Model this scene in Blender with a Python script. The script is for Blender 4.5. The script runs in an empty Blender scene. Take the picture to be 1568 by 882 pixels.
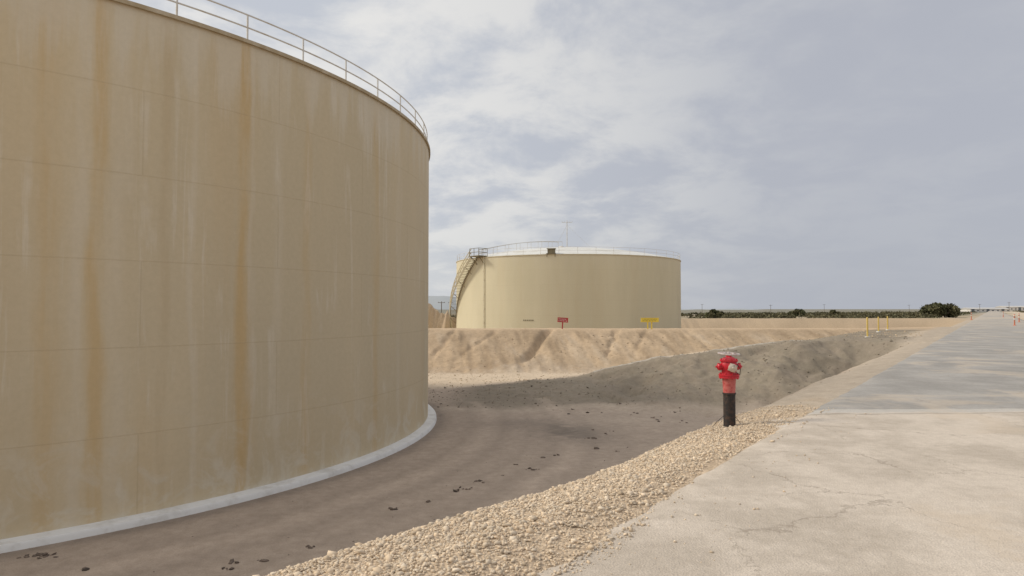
import bpy, math, random
import numpy as np
from mathutils import Vector, Matrix
random.seed(7); rng=np.random.default_rng(7)
S=bpy.context.scene
S.view_settings.view_transform='Standard'; S.view_settings.look='None'; S.view_settings.exposure=0

# ---------------------------------------------------------------- camera
F=1045.0; HOR=473.0; EYE=1.7
pitch=math.atan((HOR-441)/F)
cam=bpy.data.cameras.new('camera'); cam.lens=24; cam.sensor_width=36; cam.clip_end=9000; cam.clip_start=.05
co=bpy.data.objects.new('camera',cam); S.collection.objects.link(co)
co.location=(0,0,EYE); co.rotation_euler=(math.pi/2+pitch,0,0); S.camera=co
Rm=co.rotation_euler.to_matrix()
def ray(px,py):
    return (Rm@Vector(((px-784)/F,(441-py)/F,-1))).normalized()
def P(px,py,z):           # map survey helper: where a sight line meets level z
    d=ray(px,py); t=(z-EYE)/d.z; return Vector((d.x*t,d.y*t,z))

# ---------------------------------------------------------------- noise
TAB=rng.random((256,256))
def vnoise(x,y):
    xi=np.floor(x).astype(int); yi=np.floor(y).astype(int)
    fx=x-xi; fy=y-yi; fx=fx*fx*(3-2*fx); fy=fy*fy*(3-2*fy)
    a=TAB[xi%256,yi%256]; b=TAB[(xi+1)%256,yi%256]; c=TAB[xi%256,(yi+1)%256]; d=TAB[(xi+1)%256,(yi+1)%256]
    return (a*(1-fx)+b*fx)*(1-fy)+(c*(1-fx)+d*fx)*fy
def fbm(x,y,o=4):
    s=0;a=.5;t=0
    for i in range(o):
        s=s+a*vnoise(x*2**i+17.3*i,y*2**i+5.1*i); t+=a; a*=.5
    return s/t-.5
def sstep(a,b,x):
    t=np.clip((x-a)/(b-a),0,1); return t*t*(3-2*t)

# ---------------------------------------------------------------- node helpers
def newmat(name):
    m=bpy.data.materials.new(name); m.use_nodes=True; nt=m.node_tree
    return m,nt,nt.nodes['Principled BSDF']
def nd(nt,t,**k):
    n=nt.nodes.new(t)
    for a,b in k.items(): setattr(n,a,b)
    return n
def setin(nt,sock,v):
    if isinstance(v,bpy.types.NodeSocket): nt.links.new(v,sock)
    else: sock.default_value=v
def mathn(nt,op,a,b=None,c=None,clamp=False):
    n=nt.nodes.new('ShaderNodeMath'); n.operation=op; n.use_clamp=clamp
    setin(nt,n.inputs[0],a)
    if b is not None: setin(nt,n.inputs[1],b)
    if c is not None: setin(nt,n.inputs[2],c)
    return n.outputs[0]
def rampv(nt,v,a,b,lo=0.,hi=1.):
    n=nt.nodes.new('ShaderNodeMapRange'); n.interpolation_type='SMOOTHSTEP'
    setin(nt,n.inputs['Value'],v); n.inputs['From Min'].default_value=a; n.inputs['From Max'].default_value=b
    n.inputs['To Min'].default_value=lo; n.inputs['To Max'].default_value=hi
    return n.outputs['Result']
def mix(nt,f,a,b,mode='MIX'):
    n=nt.nodes.new('ShaderNodeMix'); n.data_type='RGBA'; n.blend_type=mode
    setin(nt,n.inputs[0],f)
    for s,v in ((n.inputs[6],a),(n.inputs[7],b)):
        if isinstance(v,bpy.types.NodeSocket): nt.links.new(v,s)
        else: s.default_value=(*v,1) if len(v)==3 else v
    return n.outputs[2]
DIM='3D'
def noise(nt,vec,scale,detail=4,rough=.55,dist=0):
    n=nd(nt,'ShaderNodeTexNoise'); n.noise_dimensions=DIM; n.inputs['Scale'].default_value=scale; n.inputs['Detail'].default_value=detail
    n.inputs['Roughness'].default_value=rough; n.inputs['Distortion'].default_value=dist
    if vec is not None: nt.links.new(vec,n.inputs['Vector'])
    return n.outputs['Fac']
def vmul(nt,vec,s,off=(0,0,0)):
    n=nd(nt,'ShaderNodeMapping'); nt.links.new(vec,n.inputs['Vector'])
    n.inputs['Scale'].default_value=s; n.inputs['Location'].default_value=off
    return n.outputs['Vector']
def bump(nt,bs,h,strength,dist):
    n=nd(nt,'ShaderNodeBump'); n.inputs['Strength'].default_value=strength; n.inputs['Distance'].default_value=dist
    nt.links.new(h,n.inputs['Height']); nt.links.new(n.outputs[0],bs.inputs['Normal'])

def paint(name,col,col2=None,rough=.55,scale=6,metal=0,amt=1.,bmp=.15):
    m,nt,bs=newmat(name); tc=nd(nt,'ShaderNodeTexCoord').outputs['Object']
    col2=col2 or tuple(c*.6 for c in col)
    n=noise(nt,tc,scale,5,.65); f=rampv(nt,n,.45,.7,0,amt)
    nt.links.new(mix(nt,f,col,col2),bs.inputs['Base Color'])
    bs.inputs['Roughness'].default_value=rough; bs.inputs['Metallic'].default_value=metal
    bump(nt,bs,noise(nt,tc,scale*6,3),bmp,.01)
    return m

# ---------------------------------------------------------------- mesh builder
class MB:
    def __init__(s): s.v=[];s.f=[]
    def add(s,v,f):
        o=len(s.v); s.v+= [tuple(a) for a in v]; s.f+=[tuple(i+o for i in q) for q in f]
    def box(s,c,size,rot=None):
        sx,sy,sz=[a/2 for a in size]; vs=[]
        for a in (-1,1):
            for b in (-1,1):
                for d in (-1,1):
                    p=Vector((a*sx,b*sy,d*sz)); p=rot@p if rot else p
                    vs.append(p+Vector(c))
        s.add(vs,[(0,1,3,2),(4,6,7,5),(0,4,5,1),(2,3,7,6),(0,2,6,4),(1,5,7,3)])
    def tube(s,pts,r,n=6,closed=False):
        pts=[Vector(p) for p in pts]; N=len(pts); vs=[]
        for i,p in enumerate(pts):
            if closed: t=pts[(i+1)%N]-pts[i-1]
            else: t=pts[min(i+1,N-1)]-pts[max(i-1,0)]
            t.normalize(); up=Vector((0,0,1)) if abs(t.z)<.9 else Vector((1,0,0))
            a=t.cross(up).normalized(); b=a.cross(t)
            rr=r[i] if isinstance(r,(list,tuple)) else r
            for k in range(n):
                th=2*math.pi*k/n; vs.append(p+a*rr*math.cos(th)+b*rr*math.sin(th))
        fs=[]
        for i in range(N if closed else N-1):
            j=(i+1)%N
            for k in range(n):
                l=(k+1)%n; fs.append((i*n+k,i*n+l,j*n+l,j*n+k))
        if not closed:
            fs.append(tuple(range(n-1,-1,-1))); fs.append(tuple((N-1)*n+k for k in range(n)))
        s.add(vs,fs)
    def rev(s,prof,n=32,c=(0,0,0),rot=None):
        vs=[];c=Vector(c)
        for r,z in prof:
            for k in range(n):
                th=2*math.pi*k/n; p=Vector((r*math.cos(th),r*math.sin(th),z)); p=rot@p if rot else p
                vs.append(p+c)
        fs=[]
        for i in range(len(prof)-1):
            for k in range(n):
                l=(k+1)%n; fs.append((i*n+k,i*n+l,(i+1)*n+l,(i+1)*n+k))
        if prof[0][0]>1e-4: fs.append(tuple(range(n-1,-1,-1)))
        if prof[-1][0]>1e-4: fs.append(tuple((len(prof)-1)*n+k for k in range(n)))
        s.add(vs,fs)
    def obj(s,name,mat,parent=None,smooth=False,loc=(0,0,0)):
        me=bpy.data.meshes.new(name); me.from_pydata(s.v,[],s.f); me.update()
        o=bpy.data.objects.new(name,me); S.collection.objects.link(o)
        me.materials.append(mat); o.location=loc
        if parent: o.parent=parent
        if smooth:
            me.polygons.foreach_set('use_smooth',[True]*len(me.polygons))
            try: me.set_sharp_from_angle(angle=math.radians(40))
            except Exception: pass
        return o
def empty(name,loc=(0,0,0),rotz=0):
    o=bpy.data.objects.new(name,None); S.collection.objects.link(o); o.location=loc; o.rotation_euler=(0,0,rotz)
    o.empty_display_size=.5; return o
def npmesh(name,V,Fq,mat,cols=None,smooth=False,extra=None):
    me=bpy.data.meshes.new(name); k=Fq.shape[1]
    me.vertices.add(len(V)); me.vertices.foreach_set('co',V.astype(np.float32).ravel())
    me.loops.add(Fq.size); me.loops.foreach_set('vertex_index',Fq.astype(np.int32).ravel())
    me.polygons.add(len(Fq)); me.polygons.foreach_set('loop_start',np.arange(0,Fq.size,k,dtype=np.int32))
    if smooth: me.polygons.foreach_set('use_smooth',np.ones(len(Fq),dtype=bool))
    me.update(calc_edges=True); me.validate()
    if cols is not None:
        a=me.color_attributes.new('Col','FLOAT_COLOR','POINT')
        c=np.ones((len(V),4),np.float32); c[:,:3]=cols; 
        if extra is not None: c[:,3]=extra
        a.data.foreach_set('color',c.ravel())
    me.materials.append(mat)
    o=bpy.data.objects.new(name,me); S.collection.objects.link(o); return o

# ---------------------------------------------------------------- layout constants
PAD=-3.22
R1=18.8; H1=12.1
C1=np.array([-3.81,31.1])+R1*np.array([-.9926,-.1216])
C2=np.array([8.70,107.6]); R2=17.4
RD=Vector((.5757,.8177,0)); RN=Vector((-.8177,.5757,0))
def sdist(x,y): return -((x-.704*y+2.76)*.8177)

def height(x,y):
    s=sdist(x,y); n1=fbm(x*.35,y*.35); n2=fbm(x*2.1,y*2.1,4); n3=fbm(x*6,y*6,3)
    nearw=1-sstep(3.5,8.0,y)
    sj=s+n1*.7+n2*.25-5.5*sstep(37,43,y)*(1-sstep(62,68,y))-.36*nearw
    hump=sstep(-.1,.8,s)*(1-sstep(1.3,1.9,s))*np.clip((9-y)/4,0,1)
    road=np.interp(sj,[-1e4,-6.2,-6,0,.5,1.35,1.95,6.6,1e4],[-.06,-.06,-.035,-.03,-.035,-.17,-.50,PAD,PAD])
    road=road+nearw*.10*sstep(.7,1.35,sj)
    road=np.where(s<-.25,np.minimum(road,-.02),road)
    hc=np.interp(x+n1*1.5,[-3.5,4.5,8.9,16.7,24,60],[PAD,-2.35,-1.3,-.27,-.07,-.07])
    ty=np.interp(y+n1*2.0+n2*.5,[33,40.6,42.5,48],[0,1,1,0])
    dike=PAD+(hc-PAD)*ty
    gul=fbm(x*.9+y*.12,y*.15+3,4)
    face=1-sstep(59.0,61.3,y)
    yb=y+(n1*.8+gul*.6+fbm(x*3.2+y*.3,y*.3,3)*.45)*face+n1*.25
    b1=np.interp(yb,[52.5,61.2,64.5,73,1e5],[PAD,-.12,-.12,PAD,PAD])
    b2=np.interp(y+n1*2,[124,131,134,140],[PAD,-.1,-.1,-.9])
    base=np.where(y>134,-.9,PAD)
    base=np.where(x<-75,np.minimum(-.3,PAD+(-75-x)*.6),base)
    base=np.where(y<-40,np.minimum(-.3,PAD+(-40-y)*.6),base)
    h=np.maximum.reduce([road,dike,b1,b2,base])
    d=np.hypot((x+24)/16,(y-121)/9); mound=PAD+6.1*(1-sstep(.55,1.15,d+n1*.5+n2*.12))
    h=np.maximum(h,mound)
    gx=3.4-(61.5-y)*.36; g=np.exp(-((x-gx)/.38)**2)*sstep(53.5,56,y)*(1-sstep(61.5,62.5,y))
    h=h-g*.5
    for (g0,sl,am) in ((9.5,.3,.2),(-5,.25,.18),(15.5,-.2,.12),(-1.2,.5,.12),(12.2,.4,.12)):
        gx=g0-(61.5-y)*sl+n2*.6
        h=h-am*np.exp(-((x-gx)/.25)**2)*sstep(54,57,y)*(1-sstep(60.5,61.7,y))
    for q,am,w in ((P(968,590,-2.4),.6,.7),(P(1195,563,-1.2),.5,.6),(P(940,603,-2.7),.4,.5),(P(985,575,-2.0),.4,.5),(P(1080,600,-2.2),.25,.5)):
        h=h-am*np.exp(-(((x-q.x)/w)**2+((y-q.y)/(w*1.3))**2))
    off=sstep(.0,.6,s)
    h=h+hump*.09+off*(n1*.10+n2*.05+n3*.018)*np.where(h>PAD+.25,1,.2)
    dm=sstep(33.5,36,y)*(1-sstep(42,43,y))*(h>PAD+.2)*off
    h=h+dm*(n2*.13+n3*.04)
    h=h+sstep(6.1,8,-s)*(n1*.25+n2*.04)
    h=h+(1-off)*sstep(-.4,.0,s)*(n2*.05+n3*.03)
    far=np.clip((np.hypot(x,y)-150)/600,0,1); h=h+far*fbm(x*.01,y*.01,3)*2.0*sstep(5,60,np.abs(s+3))
    for C,R in ((C1,R1),(C2,R2)):
        r=np.hypot(x-C[0],y-C[1]); h=np.where(r<R+1.0,PAD-.02,h)
    return h

def axis(a,b,step,lo,hi,gr):
    mid=list(np.arange(a,b,step)); st=step; p=mid[-1]; up=[]
    while p<hi: st*=gr; p+=st; up.append(p)
    st=step; p=a; dn=[]
    while p>lo: st*=gr; p-=st; dn.append(p)
    return np.array(dn[::-1]+mid+up)
X=axis(-14,34,.15,-3500,5000,1.05); Y=axis(3,66,.15,-600,6000,1.05)
gx,gy=np.meshgrid(X,Y); x=gx.ravel(); y=gy.ravel(); h=height(x,y)
V=np.stack([x,y,h],1); nx=len(X); ny=len(Y)
i=np.arange(ny-1)[:,None]*nx+np.arange(nx-1)[None,:]; i=i.ravel()
Q=np.stack([i,i+1,i+nx+1,i+nx],1)
# --- surface colours by kind of ground
s=sdist(x,y); n1=fbm(x*.3+9,y*.3); n2=fbm(x*1.7,y*1.7+8); n3=fbm(x*.05,y*.05)
def C(*a): return np.array(a)[None,:]
def lerp(a,b,t): return a*(1-t[:,None])+b*t[:,None]
sand=C(.395,.298,.198); sandb=C(.52,.425,.315); dirt=C(.365,.295,.232); gravel=C(.48,.38,.27); dikec=C(.215,.183,.138); shoul=C(.38,.32,.25); plain=C(.37,.30,.21)
col=np.repeat(dirt,len(x),0)
foot=sstep(41,44,y+n1*2)*(1-sstep(51.5,54.5,y+n1*3+n2*3)); col=lerp(col,sandb,foot)
berm=sstep(51.5,54.5,y+n1*3+n2*3); col=lerp(col,sand*(1+n1[:,None]*.35),berm)
streak=fbm(x*1.1+y*.25,y*.2,4); col=lerp(col,C(.27,.20,.13),berm*sstep(.0,.18,streak)*.65*(1-sstep(61,62,y)))
col=lerp(col,sandb*.85,berm*sstep(.08,.25,-streak)*.5*(1-sstep(59,61,y)))
col=lerp(col,sand*1.15,sstep(60.5,61.6,y+n1)*(1-sstep(70,80,y)))
col=lerp(col,plain,sstep(120,150,y))
col=lerp(col,C(.15,.14,.085),sstep(140,160,y)*sstep(-.08,.12,n3+n1*.3)*.8)
col=lerp(col,C(.19,.185,.15),sstep(230,420,y)*.85)  # far scrub plain: brownish green, greyed to paint in distance haze
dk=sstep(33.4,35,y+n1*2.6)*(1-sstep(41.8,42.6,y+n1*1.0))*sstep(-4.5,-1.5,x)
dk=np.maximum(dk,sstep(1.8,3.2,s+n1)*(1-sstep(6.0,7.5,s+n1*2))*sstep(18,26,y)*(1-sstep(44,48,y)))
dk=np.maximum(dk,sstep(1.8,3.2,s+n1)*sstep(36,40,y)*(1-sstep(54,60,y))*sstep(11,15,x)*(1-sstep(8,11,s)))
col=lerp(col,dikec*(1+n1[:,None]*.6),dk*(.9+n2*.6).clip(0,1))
toe=np.exp(-((y+n1*2.6-33.6)/.7)**2)*(s>6); col=lerp(col,C(.43,.36,.28),toe*.5)
lip=np.exp(-((y+n1*.6-41.9)/.2)**2)*(x>5)*(s>7); col=lerp(col,C(.45,.42,.37),lip*.7)
sh=(1-sstep(1.5,2.6,s+n1*.8+n2*.5))*sstep(-.3,0,s); col=lerp(col,shoul,sh)
gm=(1-sstep(1.9,2.8,s+n2*.6))*sstep(-.5,-.1,s)*(1-sstep(11,14,y+n2*3)); col=lerp(col,gravel,gm)
q=P(1212,648,-.05); st=np.exp(-(((x-q.x+n2*.5)/.33)**4+((y-q.y+n2*.5)/.5)**4)); col=lerp(col,C(.56,.54,.50),st*.8); gm=gm*(1-st)
col=lerp(col,C(.50,.42,.32),sstep(6.0,6.6,-s))
r1=np.hypot(x-C1[0],y-C1[1])
for rr,w,a in ((R1+1.9,.22,.16),(R1+3.3,.25,.2),(R1+4.4,.18,.14),(R1+5.4,.3,.18),(R1+6.8,.2,.13),(R1+8.0,.3,.1)):
    col=lerp(col,dirt*.66,a*2.4*np.exp(-((r1-rr-n3*2-n1*.5)/w)**2)*(h<PAD+.3)*(y<36)*(.6+n2).clip(0,1))
for rr,w,a in ((R1+2.6,.3,.4),(R1+6.1,.35,.4)):
    col=lerp(col,dirt*1.3,a*np.exp(-((r1-rr-n3*2-n1*.5)/w)**2)*(h<PAD+.3)*(y<36))
q=P(878,662,PAD); st=np.exp(-(((x-q.x+n2*1.5)/1.5)**2+((y-q.y+n1*3)/2.2)**2)); col=lerp(col,C(.11,.095,.08),st*.75*(.8+n2*2).clip(0,1))
q=P(790,650,PAD); st=np.exp(-(((x-q.x+n2*2)/2.2)**2+((y-q.y+n1*3)/1.5)**2)); col=lerp(col,C(.17,.14,.115),st*.5*(.8+n2*2).clip(0,1))
q=P(980,640,PAD); st=np.exp(-(((x-q.x+n2*2)/3.5)**2+((y-q.y+n1*3)/2.5)**2)); col=lerp(col,C(.40,.33,.26),st*.5*(.8+n2*2).clip(0,1)*(h<PAD+.4))
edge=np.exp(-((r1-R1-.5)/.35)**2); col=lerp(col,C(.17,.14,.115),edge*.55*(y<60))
col=col*(1+n2[:,None]*.22); col=col.clip(.02,.8)

DIM='2D'
m,nt,bs=newmat('ground_soil'); tc=nd(nt,'ShaderNodeTexCoord').outputs['Object']
at=nd(nt,'ShaderNodeVertexColor',layer_name='Col')
na=noise(nt,tc,3.5,6,.65); nb=noise(nt,tc,30,4,.7)
c=mix(nt,1.,at.outputs['Color'],mix(nt,na,(.74,.72,.70),(1.23,1.23,1.24)),'MULTIPLY')
c=mix(nt,1.,c,mix(nt,nb,(.70,.70,.69),(1.30,1.30,1.30)),'MULTIPLY')
vo=nd(nt,'ShaderNodeTexVoronoi',voronoi_dimensions='2D'); vo.inputs['Scale'].default_value=34; nt.links.new(tc,vo.inputs['Vector'])
gr=mix(nt,vo.outputs['Color'],(.75,.72,.70),(1.2,1.2,1.2)); c=mix(nt,at.outputs['Alpha'],c,mix(nt,1.,c,gr,'MULTIPLY'))
nt.links.new(c,bs.inputs['Base Color']); bs.inputs['Roughness'].default_value=.95; bs.inputs['Specular IOR Level'].default_value=.15
hh=mathn(nt,'ADD',mathn(nt,'MULTIPLY',nb,.35),na)
hh=mathn(nt,'ADD',hh,mathn(nt,'MULTIPLY',mathn(nt,'SUBTRACT',1.,vo.outputs['Distance']),mathn(nt,'MULTIPLY',at.outputs['Alpha'],.5)))
bump(nt,bs,hh,.5,.05)
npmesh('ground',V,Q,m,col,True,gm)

# ---------------------------------------------------------------- road
T=np.concatenate([np.arange(-8,60,.25),60*1.03**np.arange(0,90)]); W=np.array([-.35,-.2,0,.5,1,1.5,2,2.5,3,3.5,4,4.5,5,5.5,6.,6.05])
tt,ww=np.meshgrid(T,W,indexing='ij'); tt=tt.ravel(); ww=ww.ravel()
rx=-2.76+tt*RD.x-ww*RN.x; ry=tt*RD.y-ww*RN.y
rz=np.full(len(rx),.004)+(fbm(rx*.3,ry*.3)*.012)*(ww>0)
rz=np.where(ww<-.1,-.012,rz); rz=np.where(ww<-.3,-.06,rz); rz=np.where(ww>6.01,-.09,rz)
nw=len(W); i=(np.arange(len(T)-1)[:,None]*nw+np.arange(nw-1)[None,:]).ravel()
m,nt,bs=newmat('worn_asphalt'); tc=nd(nt,'ShaderNodeTexCoord').outputs['Object']
sx=nd(nt,'ShaderNodeSeparateXYZ'); nt.links.new(tc,sx.inputs[0])
wob=noise(nt,tc,1.2,4); jy=mathn(nt,'ADD',sx.outputs['Y'],mathn(nt,'ADD',mathn(nt,'MULTIPLY',wob,.35),mathn(nt,'MULTIPLY',sx.outputs['X'],-.03)))
farm=rampv(nt,jy,11.15,11.35); nA=noise(nt,tc,.7,6,.6); nB=noise(nt,tc,9,5,.7); nC=noise(nt,tc,70,2,.6)
near=mix(nt,rampv(nt,nA,.38,.62),(.425,.365,.30),(.53,.46,.385)); fa=mix(nt,rampv(nt,nA,.3,.7),(.265,.25,.23),(.345,.325,.30))
c=mix(nt,farm,near,fa)
jd=mathn(nt,'ABSOLUTE',mathn(nt,'SUBTRACT',jy,11.1)); c=mix(nt,rampv(nt,jd,.02,.08,.45,0),c,(.22,.19,.16))
jd2=mathn(nt,'ABSOLUTE',mathn(nt,'SUBTRACT',jy,11.4)); c=mix(nt,rampv(nt,jd2,.12,.26,.6,0),c,(.52,.48,.43))
dust=rampv(nt,sx.outputs['Y'],45,110,0,.75); c=mix(nt,mathn(nt,'MULTIPLY',dust,rampv(nt,noise(nt,tc,.12,4,.6),.35,.6)),c,(.47,.40,.32))
c=mix(nt,1.,c,mix(nt,nB,(.82,.81,.79),(1.17,1.18,1.19)),'MULTIPLY'); c=mix(nt,1.,c,mix(nt,nC,(.70,.70,.69),(1.30,1.30,1.30)),'MULTIPLY')
c=mix(nt,rampv(nt,noise(nt,tc,.35,6,.65,.4),.53,.66,0,.45),c,(.50,.41,.31))
nn=nd(nt,'ShaderNodeTexNoise',noise_dimensions='3D'); nn.inputs['Scale'].default_value=2.2; nn.inputs['Detail'].default_value=6; nn.inputs['Roughness'].default_value=.7; nt.links.new(tc,nn.inputs['Vector'])
va=nd(nt,'ShaderNodeVectorMath',operation='MULTIPLY_ADD'); nt.links.new(nn.outputs['Color'],va.inputs[0]); va.inputs[1].default_value=(.8,.8,0); nt.links.new(tc,va.inputs[2])
vc=nd(nt,'ShaderNodeTexVoronoi',feature='DISTANCE_TO_EDGE'); vc.inputs['Scale'].default_value=.42; nt.links.new(va.outputs[0],vc.inputs['Vector'])
DIM='3D'
cm=rampv(nt,vc.outputs['Distance'],.001,.006,1,0); cm=mathn(nt,'MULTIPLY',cm,rampv(nt,noise(nt,tc,.8,4,.7),.44,.54))
c=mix(nt,mathn(nt,'MULTIPLY',cm,.5),c,(.22,.18,.14))
nt.links.new(c,bs.inputs['Base Color']); bs.inputs['Roughness'].default_value=.9; bs.inputs['Specular IOR Level'].default_value=.2
hh=mathn(nt,'ADD',mathn(nt,'MULTIPLY',nC,.4),mathn(nt,'MULTIPLY',nB,.6)); bump(nt,bs,hh,.6,.028)
npmesh('road',np.stack([rx,ry,rz],1),np.stack([i,i+nw,i+nw+1,i+1],1),m,smooth=True)

# ---------------------------------------------------------------- stones
t=(1+5**.5)/2
ICO=np.array([(-1,t,0),(1,t,0),(-1,-t,0),(1,-t,0),(0,-1,t),(0,1,t),(0,-1,-t),(0,1,-t),(t,0,-1),(t,0,1),(-t,0,-1),(-t,0,1)])/math.hypot(1,t)
ICF=np.array([(0,11,5),(0,5,1),(0,1,7),(0,7,10),(0,10,11),(1,5,9),(5,11,4),(11,10,2),(10,7,6),(7,1,8),(3,9,4),(3,4,2),(3,2,6),(3,6,8),(3,8,9),(4,9,5),(2,4,11),(6,2,10),(8,6,7),(9,8,1)])
def stones(name,px,py,pz,rad,cols,mat,flat=.65):
    n=len(px); J=ICO[None]*(1+rng.uniform(-.32,.32,(n,12,1)))*rng.uniform(.65,1.25,(n,1,3))*rad[:,None,None]
    a=rng.uniform(0,6.28,n); ca,sa=np.cos(a)[:,None],np.sin(a)[:,None]
    b=rng.uniform(-.7,.7,n); cb,sb=np.cos(b)[:,None],np.sin(b)[:,None]
    x0,y0,z0=J[:,:,0],J[:,:,1],J[:,:,2]*flat
    y1=y0*cb-z0*sb; z1=y0*sb+z0*cb; x2=x0*ca-y1*sa; y2=x0*sa+y1*ca
    VV=np.stack([x2+px[:,None],y2+py[:,None],z1+pz[:,None]],2).reshape(-1,3)
    FF=(ICF[None]+12*np.arange(n)[:,None,None]).reshape(-1,3)
    return npmesh(name,VV,FF,mat,np.repeat(cols,12,0))
m,nt,bs=newmat('limestone_gravel'); at=nd(nt,'ShaderNodeVertexColor',layer_name='Col')
nt.links.new(at.outputs['Color'],bs.inputs['Base Color']); bs.inputs['Roughness'].default_value=.95; bs.inputs['Specular IOR Level'].default_value=.1
n=105000
ta=1+rng.random(n)**1.25*14; sa=rng.normal(1.15,.70,n)
sp=rng.random(n)<.012; sa=np.where(sp,rng.uniform(-.7,2.2,n),sa)
X0=-2.76+ta*RD.x+sa*RN.x; Y0=ta*RD.y+sa*RN.y
dens=vnoise(X0*1.3,Y0*1.3)+.5*vnoise(X0*4,Y0*4); keep=(sa>-.2+dens*.5-sp*2)&(sa<2.7)&(Y0>2.9)
fade=rng.random(n)>sstep(9,13,Y0)*.8; keep&=fade
X0,Y0,sa=X0[keep],Y0[keep],sa[keep]
rad=np.clip(rng.lognormal(math.log(.0076),.52,len(X0)),.0035,.034)*np.where(sa<.0,.7,1)
Z0=np.maximum(height(X0,Y0),np.where(sa<.1,.004,-9))+rad*.25
b=rng.normal(1,.13,len(X0)).clip(.6,1.35)[:,None]; w=rng.random(len(X0))[:,None]
cc=(np.array([[.57,.445,.31]])*(1-w)+np.array([[.54,.455,.35]])*w)*b
stones('gravel',X0,Y0,Z0,rad,cc,m)

# clods / dried weeds lying on the pad
m2,nt,bs=newmat('dark_clod'); at=nd(nt,'ShaderNodeVertexColor',layer_name='Col'); nt.links.new(at.outputs['Color'],bs.inputs['Base Color']); bs.inputs['Roughness'].default_value=1
cx=[];cy=[];cr=[]
for (px,py,k,w) in ((815,718,9,9),(790,712,4,5),(735,738,7,10),(715,750,5,9),(655,768,4,6),(605,779,7,6),(700,752,4,4),(770,728,3,5),(400,858,9,7),(355,862,6,7),(345,872,5,6),(475,839,6,6),(130,872,4,6),(900,672,5,14),(930,662,5,20),(1000,640,4,20),(1040,632,5,14),(860,700,3,20),(940,690,4,20),(960,628,4,20),(1045,645,4,20),(850,628,4,25),(900,630,5,25)):
    for _ in range(k):
        q=P(px+random.gauss(0,w*.6),py+random.gauss(0,w*.15),PAD); cx.append(q.x);cy.append(q.y);cr.append(random.uniform(.02,.075)*(1.0 if q.y<22 else 1.3))
for _ in range(420):
    xx=random.uniform(-9,14); yy=random.uniform(10,40)
    if math.hypot(xx-C1[0],yy-C1[1])>R1+1.2: cx.append(xx);cy.append(yy);cr.append(random.uniform(.006,.022))
q0=P(60,850,PAD)
for _ in range(26):
    cx.append(q0.x+random.gauss(0,.16));cy.append(q0.y+random.gauss(0,.10));cr.append(random.uniform(.03,.07))
cx=np.array(cx);cy=np.array(cy);cr=np.array(cr)
stones('dirt_clods',cx,cy,height(cx,cy)+cr*.1,cr,np.array([[.14,.105,.08]])*rng.normal(1,.25,(len(cx),1)).clip(.4,1.6),m2,.4)

n=5000
bx=rng.uniform(-8,30,n); by=rng.uniform(34,60,n); br=rng.lognormal(math.log(.03),.4,n).clip(.015,.10)
k=(sdist(bx,by)>1.5); bx,by,br=bx[k],by[k],br[k]
stones('bund_rubble',bx,by,height(bx,by)+br*.1,br,np.where((by<43)[:,None],np.array([[.22,.185,.14]]),np.array([[.40,.31,.21]]))*rng.normal(1,.2,(len(bx),1)),m)

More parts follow.
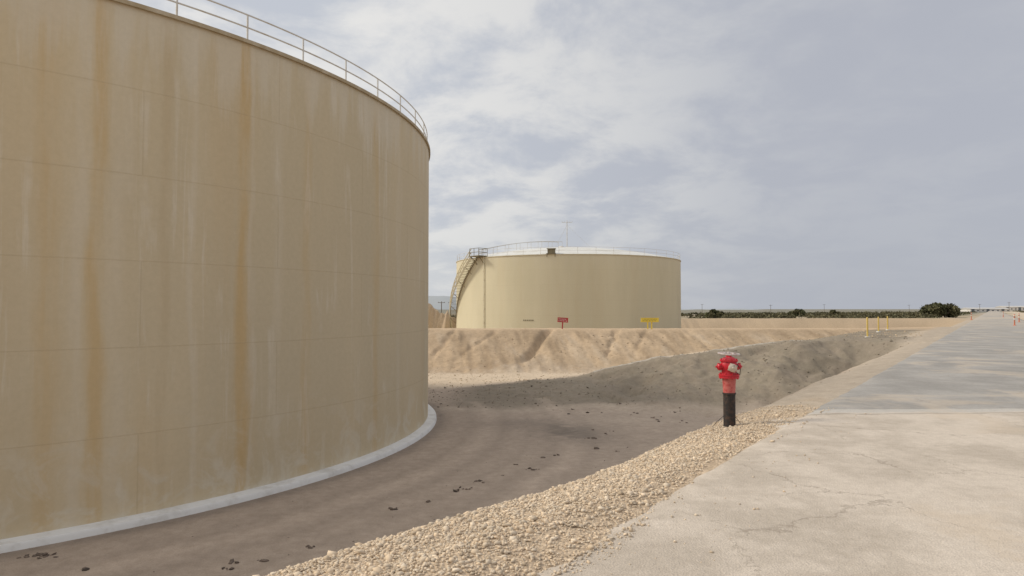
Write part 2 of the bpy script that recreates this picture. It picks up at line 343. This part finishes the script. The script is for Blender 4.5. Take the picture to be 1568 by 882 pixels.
# ---------------------------------------------------------------- storage tanks
def tank_material(name,ca,cb,R,Hh,streaks,amount=1.):
    m,nt,bs=newmat(name); uv=nd(nt,'ShaderNodeUVMap',uv_map='UVMap').outputs['UV']
    sp=nd(nt,'ShaderNodeSeparateXYZ'); nt.links.new(uv,sp.inputs[0]); u=sp.outputs['X']; v=sp.outputs['Y']
    c=mix(nt,rampv(nt,noise(nt,vmul(nt,uv,(.22,.05,1)),1,3),.3,.7),ca,cb)
    c=mix(nt,rampv(nt,noise(nt,vmul(nt,uv,(.55,.035,1),(5,2,0)),1,5,.6),.48,.72,0,.24*amount),c,(.55,.39,.20))
    f=rampv(nt,noise(nt,vmul(nt,uv,(2.6,.16,1),(1,7,0)),1,6,.7,.3),.53,.70,0,.55*amount); f=mathn(nt,'MULTIPLY',f,rampv(nt,noise(nt,vmul(nt,uv,(.5,.4,1)),1,3),.40,.6))
    c=mix(nt,f,c,(.68,.61,.49))
    wob=mathn(nt,'MULTIPLY',mathn(nt,'SUBTRACT',noise(nt,vmul(nt,uv,(1.5,.25,1)),1,4),.5),.55)
    md=rampv(nt,noise(nt,vmul(nt,uv,(3,.3,1),(4,0,0)),1,4),.3,.6,.35,1)
    for (u0,w,a,cl) in streaks:
        d=mathn(nt,'ABSOLUTE',mathn(nt,'ADD',mathn(nt,'SUBTRACT',u,u0),wob))
        g=mathn(nt,'MULTIPLY',rampv(nt,d,w*.1,w,a,0),md); c=mix(nt,g,c,cl)
    nz=noise(nt,vmul(nt,uv,(1.7,.12,1),(3,3,0)),1,5,.65)
    top=mathn(nt,'ADD',mathn(nt,'DIVIDE',mathn(nt,'SUBTRACT',Hh,v),1.9),mathn(nt,'MULTIPLY',mathn(nt,'SUBTRACT',.5,nz),3.6))
    c=mix(nt,rampv(nt,top,.0,1.0,.5*amount,0),c,(.64,.58,.47))
    t2=mathn(nt,'SUBTRACT',Hh,v); c=mix(nt,rampv(nt,t2,.05,.20,.6*amount,0),c,(.36,.27,.15))
    nz2=noise(nt,vmul(nt,uv,(1.1,1.0,1),(8,3,0)),1,5,.65,.5)
    bot=mathn(nt,'MULTIPLY',rampv(nt,v,.3,3.0,1,0),rampv(nt,nz2,.47,.68,0,.55*amount)); c=mix(nt,bot,c,(.66,.61,.50))
    c=mix(nt,rampv(nt,v,.0,.35,.3,0),c,(.6,.57,.5))
    br=nd(nt,'ShaderNodeTexBrick'); nt.links.new(uv,br.inputs['Vector']); br.inputs['Scale'].default_value=1; br.inputs['Mortar Size'].default_value=.028
    br.inputs['Mortar Smooth'].default_value=1.; br.inputs['Brick Width'].default_value=7.3; br.inputs['Row Height'].default_value=Hh/6
    c=mix(nt,mathn(nt,'MULTIPLY',br.outputs['Fac'],.30*(.5+.5*amount)),c,(.42,.33,.20))
    c=mix(nt,1.,c,mix(nt,noise(nt,uv,7,4,.7),(.93,.93,.92),(1.07,1.07,1.08)),'MULTIPLY')
    nt.links.new(c,bs.inputs['Base Color']); bs.inputs['Roughness'].default_value=.72; bs.inputs['Specular IOR Level'].default_value=.2
    hgt=mathn(nt,'ADD',mathn(nt,'MULTIPLY',br.outputs['Fac'],.08),mathn(nt,'MULTIPLY',noise(nt,vmul(nt,uv,(.35,.5,1)),1,1),.6)); bump(nt,bs,hgt,.3,.06)
    return m
def shell(name,R,Hh,th0,mat,parent,nseg=480,nh=25):
    th=th0+np.linspace(0,2*math.pi,nseg+1); zz=np.linspace(0,Hh,nh)
    tg,zg=np.meshgrid(th,zz); VV=np.stack([R*np.cos(tg).ravel(),R*np.sin(tg).ravel(),zg.ravel()],1)
    n=nseg+1; i=(np.arange(nh-1)[:,None]*n+np.arange(nseg)[None,:]).ravel(); QQ=np.stack([i,i+1,i+n+1,i+n],1)
    o=npmesh(name,VV,QQ,mat,smooth=True); me=o.data
    uvl=me.uv_layers.new(name='UVMap'); U=((tg-th0)*R).ravel(); Vv=zg.ravel()
    idx=np.zeros(len(me.loops),np.int32); me.loops.foreach_get('vertex_index',idx)
    uvl.data.foreach_set('uv',np.stack([U[idx],Vv[idx]],1).astype(np.float32).ravel()); o.parent=parent; return o
DIM='3D'
white=paint('white_roof_paint',(.58,.57,.53),(.50,.48,.42),.6,.5)
concrete=paint('pale_concrete',(.66,.65,.62),(.54,.52,.48),.85,1.6,bmp=.4)
galv=paint('galvanised_steel',(.58,.56,.52),(.48,.42,.33),.55,3)
cream=paint('cream_steel_paint',(.68,.63,.47),(.54,.46,.31),.6,2)
tread=paint('shade_toned_stair_steel',(.33,.28,.18),(.22,.18,.11),.7,2)  # darker than the cream steel: the stair's underside shadow is painted in
darksteel=paint('dark_steel',(.20,.17,.10),(.12,.10,.07),.7,3)
rimbrown=paint('rim_paint',(.38,.30,.18),(.52,.45,.33),.7,1.2)
rimcream=paint('rim_cream_paint',(.54,.48,.33),(.46,.39,.27),.7,1.2)

def tank(cx,cy,R,Hh,mat,th0,posts,rh,ringw,railr,roofrise,rimm):
    e=empty('storage_tank',(cx,cy,PAD))
    shell('shell',R,Hh,th0,mat,e)
    b=MB(); prof=[]
    Rs=(R*R+roofrise**2)/(2*roofrise)
    for k in range(0,13):
        r=(R-.02)*(1-k/12); prof.append((max(r,.0),Hh-.01+math.sqrt(Rs*Rs-r*r)-(Rs-roofrise)))
    b.rev(prof,128); b.obj('roof',white,e,True)
    b=MB(); b.rev([(R+.002,Hh-.10),(R+.07,Hh-.10),(R+.07,Hh+.0),(R-.05,Hh+.015)],240); b.obj('rim_angle',rimm,e)
    b=MB(); b.rev([(R-.3,-.3),(R+ringw+.04,-.3),(R+ringw,.08),(R+ringw-.05,.13),(R-.3,.18)],240); b.obj('foundation_ring',concrete,e,True)
    b=MB(); rr=R-.08
    for k in range(posts):
        a=2*math.pi*k/posts; p=Vector((rr*math.cos(a),rr*math.sin(a),Hh)); b.tube([p,p+Vector((0,0,rh))],railr*1.15,6)
    for z in (rh,rh*.52):
        b.tube([(rr*math.cos(2*math.pi*k/240),rr*math.sin(2*math.pi*k/240),Hh+z) for k in range(240)],railr,6,True)
    b.obj('railing',galv,e,True)
    return e,(Rs,roofrise)
th0=math.atan2(C1[1],C1[0])
def wall_u(px):
    d=ray(px,HOR); D=np.array([d.x,d.y]); D=D/np.linalg.norm(D); b=D@C1; disc=b*b-(C1@C1-R1*R1)
    p=D*(b-math.sqrt(max(disc,0)))-C1; return ((math.atan2(p[1],p[0])-th0)%(2*math.pi))*R1
rust=(.55,.37,.155); pale=(.66,.59,.47)
streaks=[(wall_u(371),.30,.6,rust),(wall_u(148),.26,.55,rust),(wall_u(72),.4,.35,rust),(wall_u(250),.2,.25,(.46,.34,.19)),(wall_u(468),.22,.25,rust),(wall_u(575),.3,.3,rust),(wall_u(610),.3,.3,pale),(wall_u(295),.14,.3,pale),(wall_u(120),.2,.35,pale),(wall_u(425),.25,.25,pale),(wall_u(385),.12,.3,pale),(wall_u(180),.3,.25,pale)]
DIM='2D'
mt1=tank_material('weathered_tank_paint',(.61,.505,.335),(.55,.462,.312),R1,H1,streaks)
mt2=tank_material('cream_tank_paint',(.62,.56,.395),(.57,.515,.36),R2,12.2,[],.35)
DIM='3D'
t1,_=tank(C1[0],C1[1],R1,H1,mt1,th0,62,.72,.38,.022,2.4,rimbrown)
H2=12.2
t2,(Rs,rise)=tank(C2[0],C2[1],R2,H2,mt2,math.atan2(C2[1],C2[0]),44,.95,.4,.018,2.2,rimcream)
phi=math.atan2(-C2[1],-C2[0])
def cyl(a,r,z): th=phi-math.radians(a); return Vector((r*math.cos(th),r*math.sin(th),z))
def roofz(r): return H2+math.sqrt(Rs*Rs-r*r)-(Rs-rise)
# spiral stair
b=MB(); rl=MB(); sg=MB(); NS=56
def sa_(f): return 95-f*48
def sz_(f): return .2+f*(H2-.1)
for k in range(NS+1):
    f=k/NS; a=sa_(f); z=sz_(f)
    p0=cyl(a,R2+.05,z); p1=cyl(a,R2+.98,z); da=cyl(a-.45,R2,0)-cyl(a+.45,R2,0); dz=Vector((0,0,.05))
    b.add([p0-da/2,p1-da/2,p1+da/2,p0+da/2,p0-da/2-dz,p1-da/2-dz,p1+da/2-dz,p0+da/2-dz],[(0,1,2,3),(7,6,5,4),(0,4,5,1),(1,5,6,2),(2,6,7,3),(3,7,4,0)])
    if k%3==0: rl.tube([cyl(a,R2+1.03,z),cyl(a,R2+1.03,z+1.1)],.045,5)
fs=[k/40 for k in range(41)]
for rr in (R2+.03,R2+1.0):
    vs=[];ff=[]
    for f in fs:
        for (dr,dzz) in ((0,-.36),(.04,-.36),(.04,.14),(0,.14)): vs.append(cyl(sa_(f),rr+dr,sz_(f)+dzz))
    for j in range(40):
        for q in range(4): q2=(q+1)%4; ff.append((j*4+q,j*4+q2,j*4+4+q2,j*4+4+q))
    sg.add(vs,ff)
for f in (.15,.3,.45,.6,.75,.9):      # support brackets
    sg.tube([cyl(sa_(f),R2+1.0,sz_(f)-.3),cyl(sa_(f),R2+.02,sz_(f)-1.2)],.045,5)
for dzz in (.6,1.1): rl.tube([cyl(sa_(f),R2+1.03,sz_(f)+dzz) for f in fs],.06,5)
b.obj('spiral_stair',tread,t2); sg.obj('stair_stringers',tread,t2); rl.obj('stair_handrail',cream,t2)
b=MB(); rot=Matrix.Rotation(phi-math.radians(44.5),3,'Z')
b.box(cyl(44.5,R2+.35,H2+.12),(1.7,2.1,.14),rot)
for a in (41.3,44.5,47.7):
    for r in (R2+1.15,R2-.45): b.tube([cyl(a,r,H2+.1),cyl(a,r,H2+1.2)],.04,5)
for dz in (.65,1.2):
    b.tube([cyl(47.7,R2-.45,H2+dz),cyl(41.3,R2-.45,H2+dz),cyl(41.3,R2+1.15,H2+dz),cyl(47.7,R2+1.15,H2+dz)],.035,5)
b.tube([cyl(41.8,R2+1.0,H2+.05),cyl(41.8,R2+.02,H2-1.0)],.05,5); b.tube([cyl(47.2,R2+1.0,H2+.05),cyl(47.2,R2+.02,H2-1.0)],.05,5)
b.obj('platform',darksteel,t2)
b=MB()
for off in (-.4,.4):
    base=cyl(44,1,0); sd=Vector((-base.y,base.x,0))*off
    b.tube([cyl(44,r,roofz(r)+1.0)+sd for r in np.linspace(R2-.4,1.5,24)],.04,5)
    for r in np.linspace(R2-.4,1.5,8): b.tube([cyl(44,r,roofz(r))+sd,cyl(44,r,roofz(r)+1.0)+sd],.025,5)
b.obj('roof_walkway_rail',galv,t2)
b=MB(); rot=Matrix.Rotation(phi-math.radians(7),3,'Z'); cc=cyl(7,R2-.35,H2+.40)
b.box(cc,(.8,.95,.6),rot); b.box(cc+Vector((0,0,.34)),(.95,1.15,.08),rot); b.box(cc-Vector((0,0,.34)),(1.1,1.25,.08),rot)
for a in (5.2,8.8): b.tube([cyl(a,R2+.08,H2-.35),cyl(a,R2+.08,H2+.15)],.04,6)
b.obj('gauge_hatch',darksteel,t2)
b=MB(); az=H2+rise
b.tube([(0,0,az-.1),(0,0,az+4.5)],[.07,.05],8); b.tube([(-.8,0,az+4.2),(.8,0,az+4.2)],.04,6)
for xx in (-.8,-.4,.4,.8): b.tube([(xx,0,az+4.2),(xx,0,az+4.45)],.02,5)
for a in (0,2.1,4.2): b.tube([(0,0,az+3.8),(4*math.cos(a),4*math.sin(a),roofz(4.0))],.012,4)
b.rev([(.5,az-.05),(.5,az+.25),(.3,az+.45),(0.0,az+.5)],20,(-.9,.3,0))
b.obj('roof_mast',galv,t2)
b=MB(); b.tube([cyl(41.6,R2+.12,.2),cyl(41.6,R2+.12,H2+.1)],.06,8)
for z in np.arange(1,12,2): b.box(cyl(41.6,R2+.07,z),(.14,.2,.08),Matrix.Rotation(phi-math.radians(41.6),3,'Z'))
b.obj('downpipe',cream,t2)
b=MB()
for k in range(6):
    b.box(cyl(19.5-k*.85,R2+.02,3.4),(.03,.14,.16),Matrix.Rotation(phi-math.radians(19.5-k*.85),3,'Z'))
b.obj('tank_lettering',darksteel,t2)

# ---------------------------------------------------------------- fire hydrant
q=P(1117,653,-.14); hz=float(height(np.array([q.x]),np.array([q.y]))[0]); print('HYD',q,hz)
e=empty('fire_hydrant',(q.x,q.y,hz)); e.rotation_euler=(0,0,math.atan2(-q.x,q.y))
red=paint('red_enamel',(.50,.012,.025),(.30,.01,.015),.4,9,amt=.7); salmon=paint('faded_red_paint',(.50,.13,.11),(.38,.03,.03),.6,12)
blk=paint('rusty_black_pipe',(.022,.018,.016),(.075,.042,.026),.75,14,bmp=.5); brass=paint('weathered_cap',(.55,.47,.38),(.35,.27,.2),.45,20,.3); wheel=paint('grey_handwheel',(.46,.40,.37),(.35,.22,.19),.5,15)
b=MB(); b.rev([(.092,-.3),(.092,.50),(.102,.50),(.102,.525),(.09,.525),(.09,.53)],32); b.obj('standpipe',blk,e,True)
b=MB(); b.rev([(.092,.52),(.094,.56),(.098,.66),(.105,.74),(.11,.765)],32); b.obj('lower_barrel',salmon,e,True)
b=MB(); b.rev([(.11,.755),(.155,.755),(.155,.783),(.15,.785),(.158,.787),(.158,.815),(.118,.82),(.112,.86),(.122,.89),(.13,.93),(.128,.98),(.112,1.01),(.112,1.015),(.138,1.015),(.138,1.04),(.11,1.045),(.09,1.07),(.055,1.085),(.045,1.09),(.045,1.105),(.0,1.107)],36)
for k in range(8):
    a=2*math.pi*(k+.5)/8
    b.rev([(.014,.74),(.014,.832)],6,(.138*math.cos(a),.138*math.sin(a),0)); b.rev([(.011,1.005),(.011,1.055)],6,(.124*math.cos(a),.124*math.sin(a),0))
def nozzle(b,ang,l,r,z):
    rot=Matrix.Rotation(ang,3,'Z')@Matrix.Rotation(math.pi/2,3,'Y'); b.rev([(r,.06),(r,l-.025),(r*1.22,l-.025),(r*1.22,l)],24,(0,0,z),rot)
def cap(b,ang,l,r,z):
    rot=Matrix.Rotation(ang,3,'Z')@Matrix.Rotation(math.pi/2,3,'Y'); b.rev([(r*1.17,l),(r*1.18,l+.035),(r*.95,l+.045),(r*.5,l+.05),(r*.35,l+.052),(r*.33,l+.075),(0,l+.077)],24,(0,0,z),rot)
    for k in range(4):
        th=k*math.pi/2+.4; b.box(rot@Vector((r*1.2*math.cos(th),r*1.2*math.sin(th),l+.018))+Vector((0,0,z)),(.022,.022,.03),rot)
fr=-math.pi/2
nozzle(b,fr+.3,.165,.055,.925); nozzle(b,fr-1.15,.142,.04,.93); nozzle(b,fr+2.1,.15,.04,.93)
b.obj('body',red,e,True)
b=MB(); cap(b,fr+.3,.166,.055,.925); b.obj('front_cap',brass,e,True)
b=MB(); cap(b,fr-1.15,.143,.04,.93); cap(b,fr+2.1,.151,.04,.93); b.obj('side_caps',red,e,True)
b=MB(); R_=.16; tilt=Matrix.Rotation(.06,3,'Y')@Matrix.Rotation(.03,3,'X'); cz=Vector((0,0,1.13))
b.tube([tilt@Vector((R_*math.cos(2*math.pi*k/40),R_*math.sin(2*math.pi*k/40),0))+cz for k in range(40)],.013,8,True)
for k in range(5):
    a=2*math.pi*k/5+.3; b.tube([cz+Vector((0,0,-.012)),cz+tilt@Vector((R_*.55*math.cos(a),R_*.55*math.sin(a),.012)),cz+tilt@Vector((R_*math.cos(a),R_*math.sin(a),0))],.010,6)
b.rev([(.03,1.10),(.03,1.145),(.018,1.15),(.018,1.165),(0,1.167)],12); b.obj('handwheel',wheel,e,True)
b=MB()
for a,l in ((math.pi*.98,.20),(0.05,.13)):
    pts=[Vector((.09*math.cos(a),.09*math.sin(a),.15)),Vector(((.09+l*.5)*math.cos(a),(.09+l*.5)*math.sin(a),.06)),Vector(((.09+l)*math.cos(a),(.09+l)*math.sin(a),-.06))]; b.tube(pts,.0045,6)
b.tube([Vector((.10,-.02,1.0)),Vector((.17,-.10,.90)),Vector((.16,-.12,.82)),Vector((.10,-.17,.86))],.006,6)
b.obj('stay_wires',blk,e,True)

# ---------------------------------------------------------------- signs on the bund
def gz(x,y): return float(height(np.array([float(x)]),np.array([float(y)]))[0])
redp=paint('red_sign_paint',(.46,.04,.04),(.34,.06,.05),.6,5); yel=paint('yellow_sign_paint',(.80,.60,.07),(.70,.50,.07),.6,5); ylp=paint('faded_yellow_paint',(.60,.43,.10),(.50,.34,.10),.6,5); dk=paint('black_lettering',(.10,.08,.04),None,.7); wht=paint('white_lettering',(.7,.68,.62),None,.7)
def sign(name,px,wid,hgt,z0,mat,lett,two,yy=62.0,roll=0.):
    d=ray(px,500); xx=d.x/d.y*yy; e=empty(name,(xx,yy,gz(xx,yy))); e.rotation_euler=(0,roll,0)
    b=MB(); b.box((0,0,z0+hgt/2),(wid,.05,hgt)); 
    b.box((0,0,z0+hgt+.012),(wid+.05,.075,.024)); b.box((0,0,z0-.012),(wid+.05,.075,.024)); b.obj('panel',mat,e)
    b=MB()
    for p in ((-wid*.11,wid*.11) if two else (0,)): b.box((p,.045,(z0+hgt)/2-.1),(.11,.035,z0+hgt+.1))
    b.obj('posts',mat,e)
    b=MB(); random.seed(px)
    for row in range(2):
        x0=-wid*.40
        while x0<wid*.36:
            w=random.uniform(.04,.09); b.box((x0+w/2,-.029,z0+hgt*(.70-.42*row)),(w,.006,hgt*.15)); x0+=w+.07
    b.obj('lettering',lett,e); return e
sign('warning_sign',861,.95,.38,.62,redp,wht,False,roll=.06)
sign('pipeline_marker_sign',995,1.62,.34,.66,yel,dk,True)

for px,yy,hh in ((1328,41.8,1.25),(1345,51,1.15),(1359,56,1.15)):
    d=ray(px,500); xx=d.x/d.y*yy; e=empty('bollard',(xx,yy,gz(xx,yy)))
    b=MB(); b.rev([(.05,-.1),(.05,hh-.05),(.04,hh-.01),(0,hh)],16); b.obj('post',ylp,e,True)
    b=MB(); b.rev([(.16,-.1),(.15,.06),(.0,.07)],16); b.obj('footing',concrete,e,True)
orange=paint('orange_plastic',(.55,.15,.07),(.5,.2,.12),.6,5)
for px,yy in ((1487,110),(1553,70),(1560,88),(1536,140)):
    d=ray(px,480); xx=d.x/d.y*yy; e=empty('road_delineator',(xx,yy,gz(xx,yy)))
    b=MB(); b.rev([(.16,0),(.16,.06),(.06,.1),(.055,.95),(.07,.97),(.07,1.15),(.03,1.2),(0,1.2)],14); b.obj('post',orange,e,True)
    b=MB(); b.rev([(.062,.62),(.062,.78)],14); b.rev([(.074,1.0),(.074,1.1)],14); b.obj('reflective_band',wht,e,True)

# ---------------------------------------------------------------- vegetation
m,nt,bs=newmat('foliage'); at=nd(nt,'ShaderNodeVertexColor',layer_name='Col'); nt.links.new(at.outputs['Color'],bs.inputs['Base Color']); bs.inputs['Roughness'].default_value=.9; bs.inputs['Specular IOR Level'].default_value=.1
fol=m
bark=paint('bark',(.12,.09,.06),(.07,.05,.04),.9,4)
def leaves(blobs,name,parent=None,size=.3,loc=(0,0,0),base=(.062,.070,.034)):
    Vs=[];Cs=[]
    for (bx,by,bz,rx,ry,rz,n) in blobs:
        d=rng.normal(size=(n,3)); d/=np.linalg.norm(d,axis=1)[:,None]; r=rng.random(n)[:,None]**.45*rng.uniform(.8,1.15,(n,1))
        c=d*r*np.array([[rx,ry,rz]])+np.array([[bx,by,bz]]); c[:,2]=np.maximum(c[:,2],.03)
        a=rng.normal(size=(n,3)); a/=np.linalg.norm(a,axis=1)[:,None]; b_=np.cross(a,rng.normal(size=(n,3))); b_/=np.linalg.norm(b_,axis=1)[:,None]
        sz=size*rng.uniform(.5,1.2,(n,1)); a*=sz; b_*=sz*.6
        Vs.append(np.stack([c-a,c-b_,c+a,c+b_],1).reshape(-1,3))
        br_=rng.random()*.6; k=rng.uniform(.6,1.4)*rng.uniform(.7,1.3,(n,1)); cc=(np.array([base])*(1-br_)+np.array([[.12,.10,.055]])*br_)*k; Cs.append(np.repeat(cc,4,0))
    Vv=np.concatenate(Vs); n=len(Vv)//4
    o=npmesh(name,Vv,np.arange(n*4).reshape(-1,4),fol,np.concatenate(Cs)); o.location=loc
    if parent: o.parent=parent
    return o
def tree(px,yy,wid,hgt,nb,size):
    d=ray(px,475); xx=d.x/d.y*yy; e=empty('tree',(xx,yy,gz(xx,yy)-.1))
    bl=[]; b=MB()
    for k in range(nb):
        a=rng.uniform(0,6.28); r=rng.random()**.6*wid/2*.8; bx,by=r*math.cos(a),r*math.sin(a)*.7
        top=hgt*(1-.55*(r/(wid/2))**2)*rng.uniform(.72,1.0); rz=hgt*.2
        bz=max(top-rz,hgt*.2); rr=wid*rng.uniform(.09,.15)
        bl.append((bx,by,bz,rr,rr,rz,230)); bl.append((bx,by,max(bz*.5,rz*.6),rr,rr,rz,120))
        b.tube([(0,0,0),(bx*.35,by*.35,bz*.45),(bx,by,bz)],[.22,.12,.04],6)
    b.tube([(0,0,-.3),(0,0,hgt*.4)],[.35,.2],8); b.obj('trunk',bark,e,True)
    leaves(bl,'crown',e,size,base=(.085,.090,.045))
tree(1437,205,12.2,5.4,26,.34); tree(1095,190,6.5,2.8,14,.24); tree(1220,230,7,3.2,12,.24); tree(1276,260,5,2.7,8,.25)
bl=[]
for _ in range(820):
    yy=rng.uniform(165,420); px=1040+385*rng.random()**.75; 
    if vnoise(np.array([px*.045]),np.array([yy*.01]))[0]<.18: continue
    d=ray(px,475); xx=d.x/d.y*yy; z=gz(xx,yy); r=rng.uniform(.5,1.5)*(.6+.75*(px-1040)/385)
    bl.append((xx,yy,z+r*.25,r*2.1,r*1.9,r*.48+yy*.0012,38))
for _ in range(160):
    yy=rng.uniform(260,520); px=rng.uniform(1425,1600); d=ray(px,475); xx=d.x/d.y*yy
    if abs(sdist(xx,yy)+3)<10: continue
    r=rng.uniform(.6,1.4); bl.append((xx,yy,gz(xx,yy)+.3,r*1.6,r*1.6,r*.5,40))
for _ in range(60):
    yy=rng.uniform(140,240); px=rng.uniform(560,720); d=ray(px,475); xx=d.x/d.y*yy; r=rng.uniform(.6,1.3); bl.append((xx,yy,gz(xx,yy)+.3,r*1.6,r*1.6,r*.6,40))
off=5.0; o=leaves([(a,b,c+off,d,e_,f,n) for a,b,c,d,e_,f,n in bl],'shrub_row',None,.36,base=(.095,.092,.054)); o.location=(0,0,-off)

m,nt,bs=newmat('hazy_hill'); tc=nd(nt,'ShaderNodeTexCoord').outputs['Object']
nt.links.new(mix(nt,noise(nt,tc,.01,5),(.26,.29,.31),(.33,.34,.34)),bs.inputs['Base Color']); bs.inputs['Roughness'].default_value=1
hx=np.linspace(-1500,700,160); rows=[(0,0),(90,.6),(200,1),(420,.5),(600,0)]
prof=np.interp(hx,[-1500,-500,-180,60,300,520,700],[45,50,36,22,14,5,0])+fbm(hx*.012,hx*0+3)*16
VV=np.array([(hx[j],1650+a+fbm(np.array([hx[j]*.01]),np.array([a*.02]))[0]*60,-3+max(prof[j],0)*k) for a,k in rows for j in range(len(hx))])
n=len(hx); i=(np.arange(len(rows)-1)[:,None]*n+np.arange(n-1)[None,:]).ravel(); npmesh('hills',VV,np.stack([i,i+1,i+n+1,i+n],1),m,smooth=True)
wood=paint('weathered_wood',(.20,.17,.14),None,.9)
for px,yy,hh in ((1180,420,8),(1262,520,9),(1392,560,9),(1500,480,9),(1545,430,9),(1075,500,9),(676,190,7),(690,260,8)):
    d=ray(px,475); xx=d.x/d.y*yy; e=empty('utility_pole',(xx,yy,gz(xx,yy)-.2)); b=MB()
    b.tube([(0,0,0),(0,0,hh*.7)],[.16,.10],8); b.box((0,0,hh*.65),(2.0,.12,.14))
    for k in (-.85,0,.85): b.rev([(.05,hh*.65+.07),(.06,hh*.65+.22),(0,hh*.65+.25)],8,(k,0,0))
    b.obj('pole',wood,e)
wallm=paint('white_render',(.66,.63,.58),(.56,.52,.46),.8,.3); roofm=paint('grey_sheet_roof',(.48,.46,.43),None,.6,.3,amt=.3); win=paint('dark_glass',(.12,.13,.14),None,.2)
for px,yy,w,hh in ((1508,520,30,2.8),(1556,560,26,3.4)):
    d=ray(px,475); xx=d.x/d.y*yy; e=empty('low_warehouse',(xx,yy,gz(xx,yy)-.2)); b=MB(); b.box((0,0,hh/2),(w,12,hh)); b.obj('walls',wallm,e)
    b=MB(); W=w/2+.5; b.add([(-W,-6.4,hh+.01),(W,-6.4,hh+.01),(W,0,hh+1.0),(-W,0,hh+1.0),(-W,6.4,hh+.01),(W,6.4,hh+.01)],[(0,1,2,3),(3,2,5,4),(0,3,4),(1,5,2),(0,4,5,1)]); b.obj('roof',roofm,e)
    b=MB()
    for k in range(8): b.box((-w/2+w*(k+.5)/8,-6.01,hh*.55),(1.2,.06,.9) if k%3 else (2.2,.06,hh*.8))
    b.obj('windows_and_doors',win,e)

# ---------------------------------------------------------------- light
az=math.radians(-80); el=math.radians(35)
sd=Vector((math.sin(az)*math.cos(el),math.cos(az)*math.cos(el),math.sin(el)))
L=bpy.data.lights.new('sun','SUN'); L.energy=2.6; L.angle=math.radians(12); L.color=(1,.93,.81)
lo=bpy.data.objects.new('sun',L); S.collection.objects.link(lo); lo.rotation_euler=sd.to_track_quat('Z','Y').to_euler(); lo.location=(-30,-10,60)
w=bpy.data.worlds.new('World'); S.world=w; w.use_nodes=True; nt=w.node_tree; bg=nt.nodes['Background']; bg.inputs['Strength'].default_value=.1
sky=nd(nt,'ShaderNodeTexSky',sky_type='NISHITA'); sky.sun_disc=False; sky.sun_elevation=el; sky.sun_rotation=az; sky.dust_density=3
tc=nd(nt,'ShaderNodeTexCoord').outputs['Generated']
nrm=nd(nt,'ShaderNodeVectorMath',operation='NORMALIZE'); nt.links.new(tc,nrm.inputs[0]); sp=nd(nt,'ShaderNodeSeparateXYZ'); nt.links.new(nrm.outputs[0],sp.inputs[0])
zz=mathn(nt,'MAXIMUM',sp.outputs['Z'],0.)
dv=mathn(nt,'ADD',zz,.24); cb=nd(nt,'ShaderNodeCombineXYZ'); nt.links.new(mathn(nt,'DIVIDE',sp.outputs['X'],dv),cb.inputs[0]); nt.links.new(mathn(nt,'DIVIDE',sp.outputs['Y'],dv),cb.inputs[1])
cn=noise(nt,vmul(nt,cb.outputs[0],(1.6,1.5,1),(5.3,2.1,0)),1.8,9,.60,.25); cn2=noise(nt,vmul(nt,cb.outputs[0],(.8,.8,1),(7,3,0)),1,4,.5)
cm=rampv(nt,mathn(nt,'ADD',mathn(nt,'MULTIPLY',cn,.74),mathn(nt,'MULTIPLY',cn2,.26)),.41,.59)
left=rampv(nt,sp.outputs['X'],.45,-.25)
cm=mathn(nt,'MULTIPLY',cm,rampv(nt,sp.outputs['X'],.48,.08,.25,1.))
base=mix(nt,left,(4.6,4.78,5.35),(5.55,5.85,6.45)); cld=mix(nt,left,(5.9,6.0,6.2),(8.2,8.1,7.9))
c=mix(nt,cm,base,cld); hz=rampv(nt,zz,.0,.18,.65,0); c=mix(nt,hz,c,mix(nt,left,(4.5,4.75,5.3),(6.9,7.05,7.1)))
c=mix(nt,1.,c,mix(nt,rampv(nt,zz,.42,.95),(1,1,1),(1.85,1.8,1.74)),'MULTIPLY')
c=mix(nt,.94,sky.outputs[0],c); nt.links.new(c,bg.inputs['Color'])
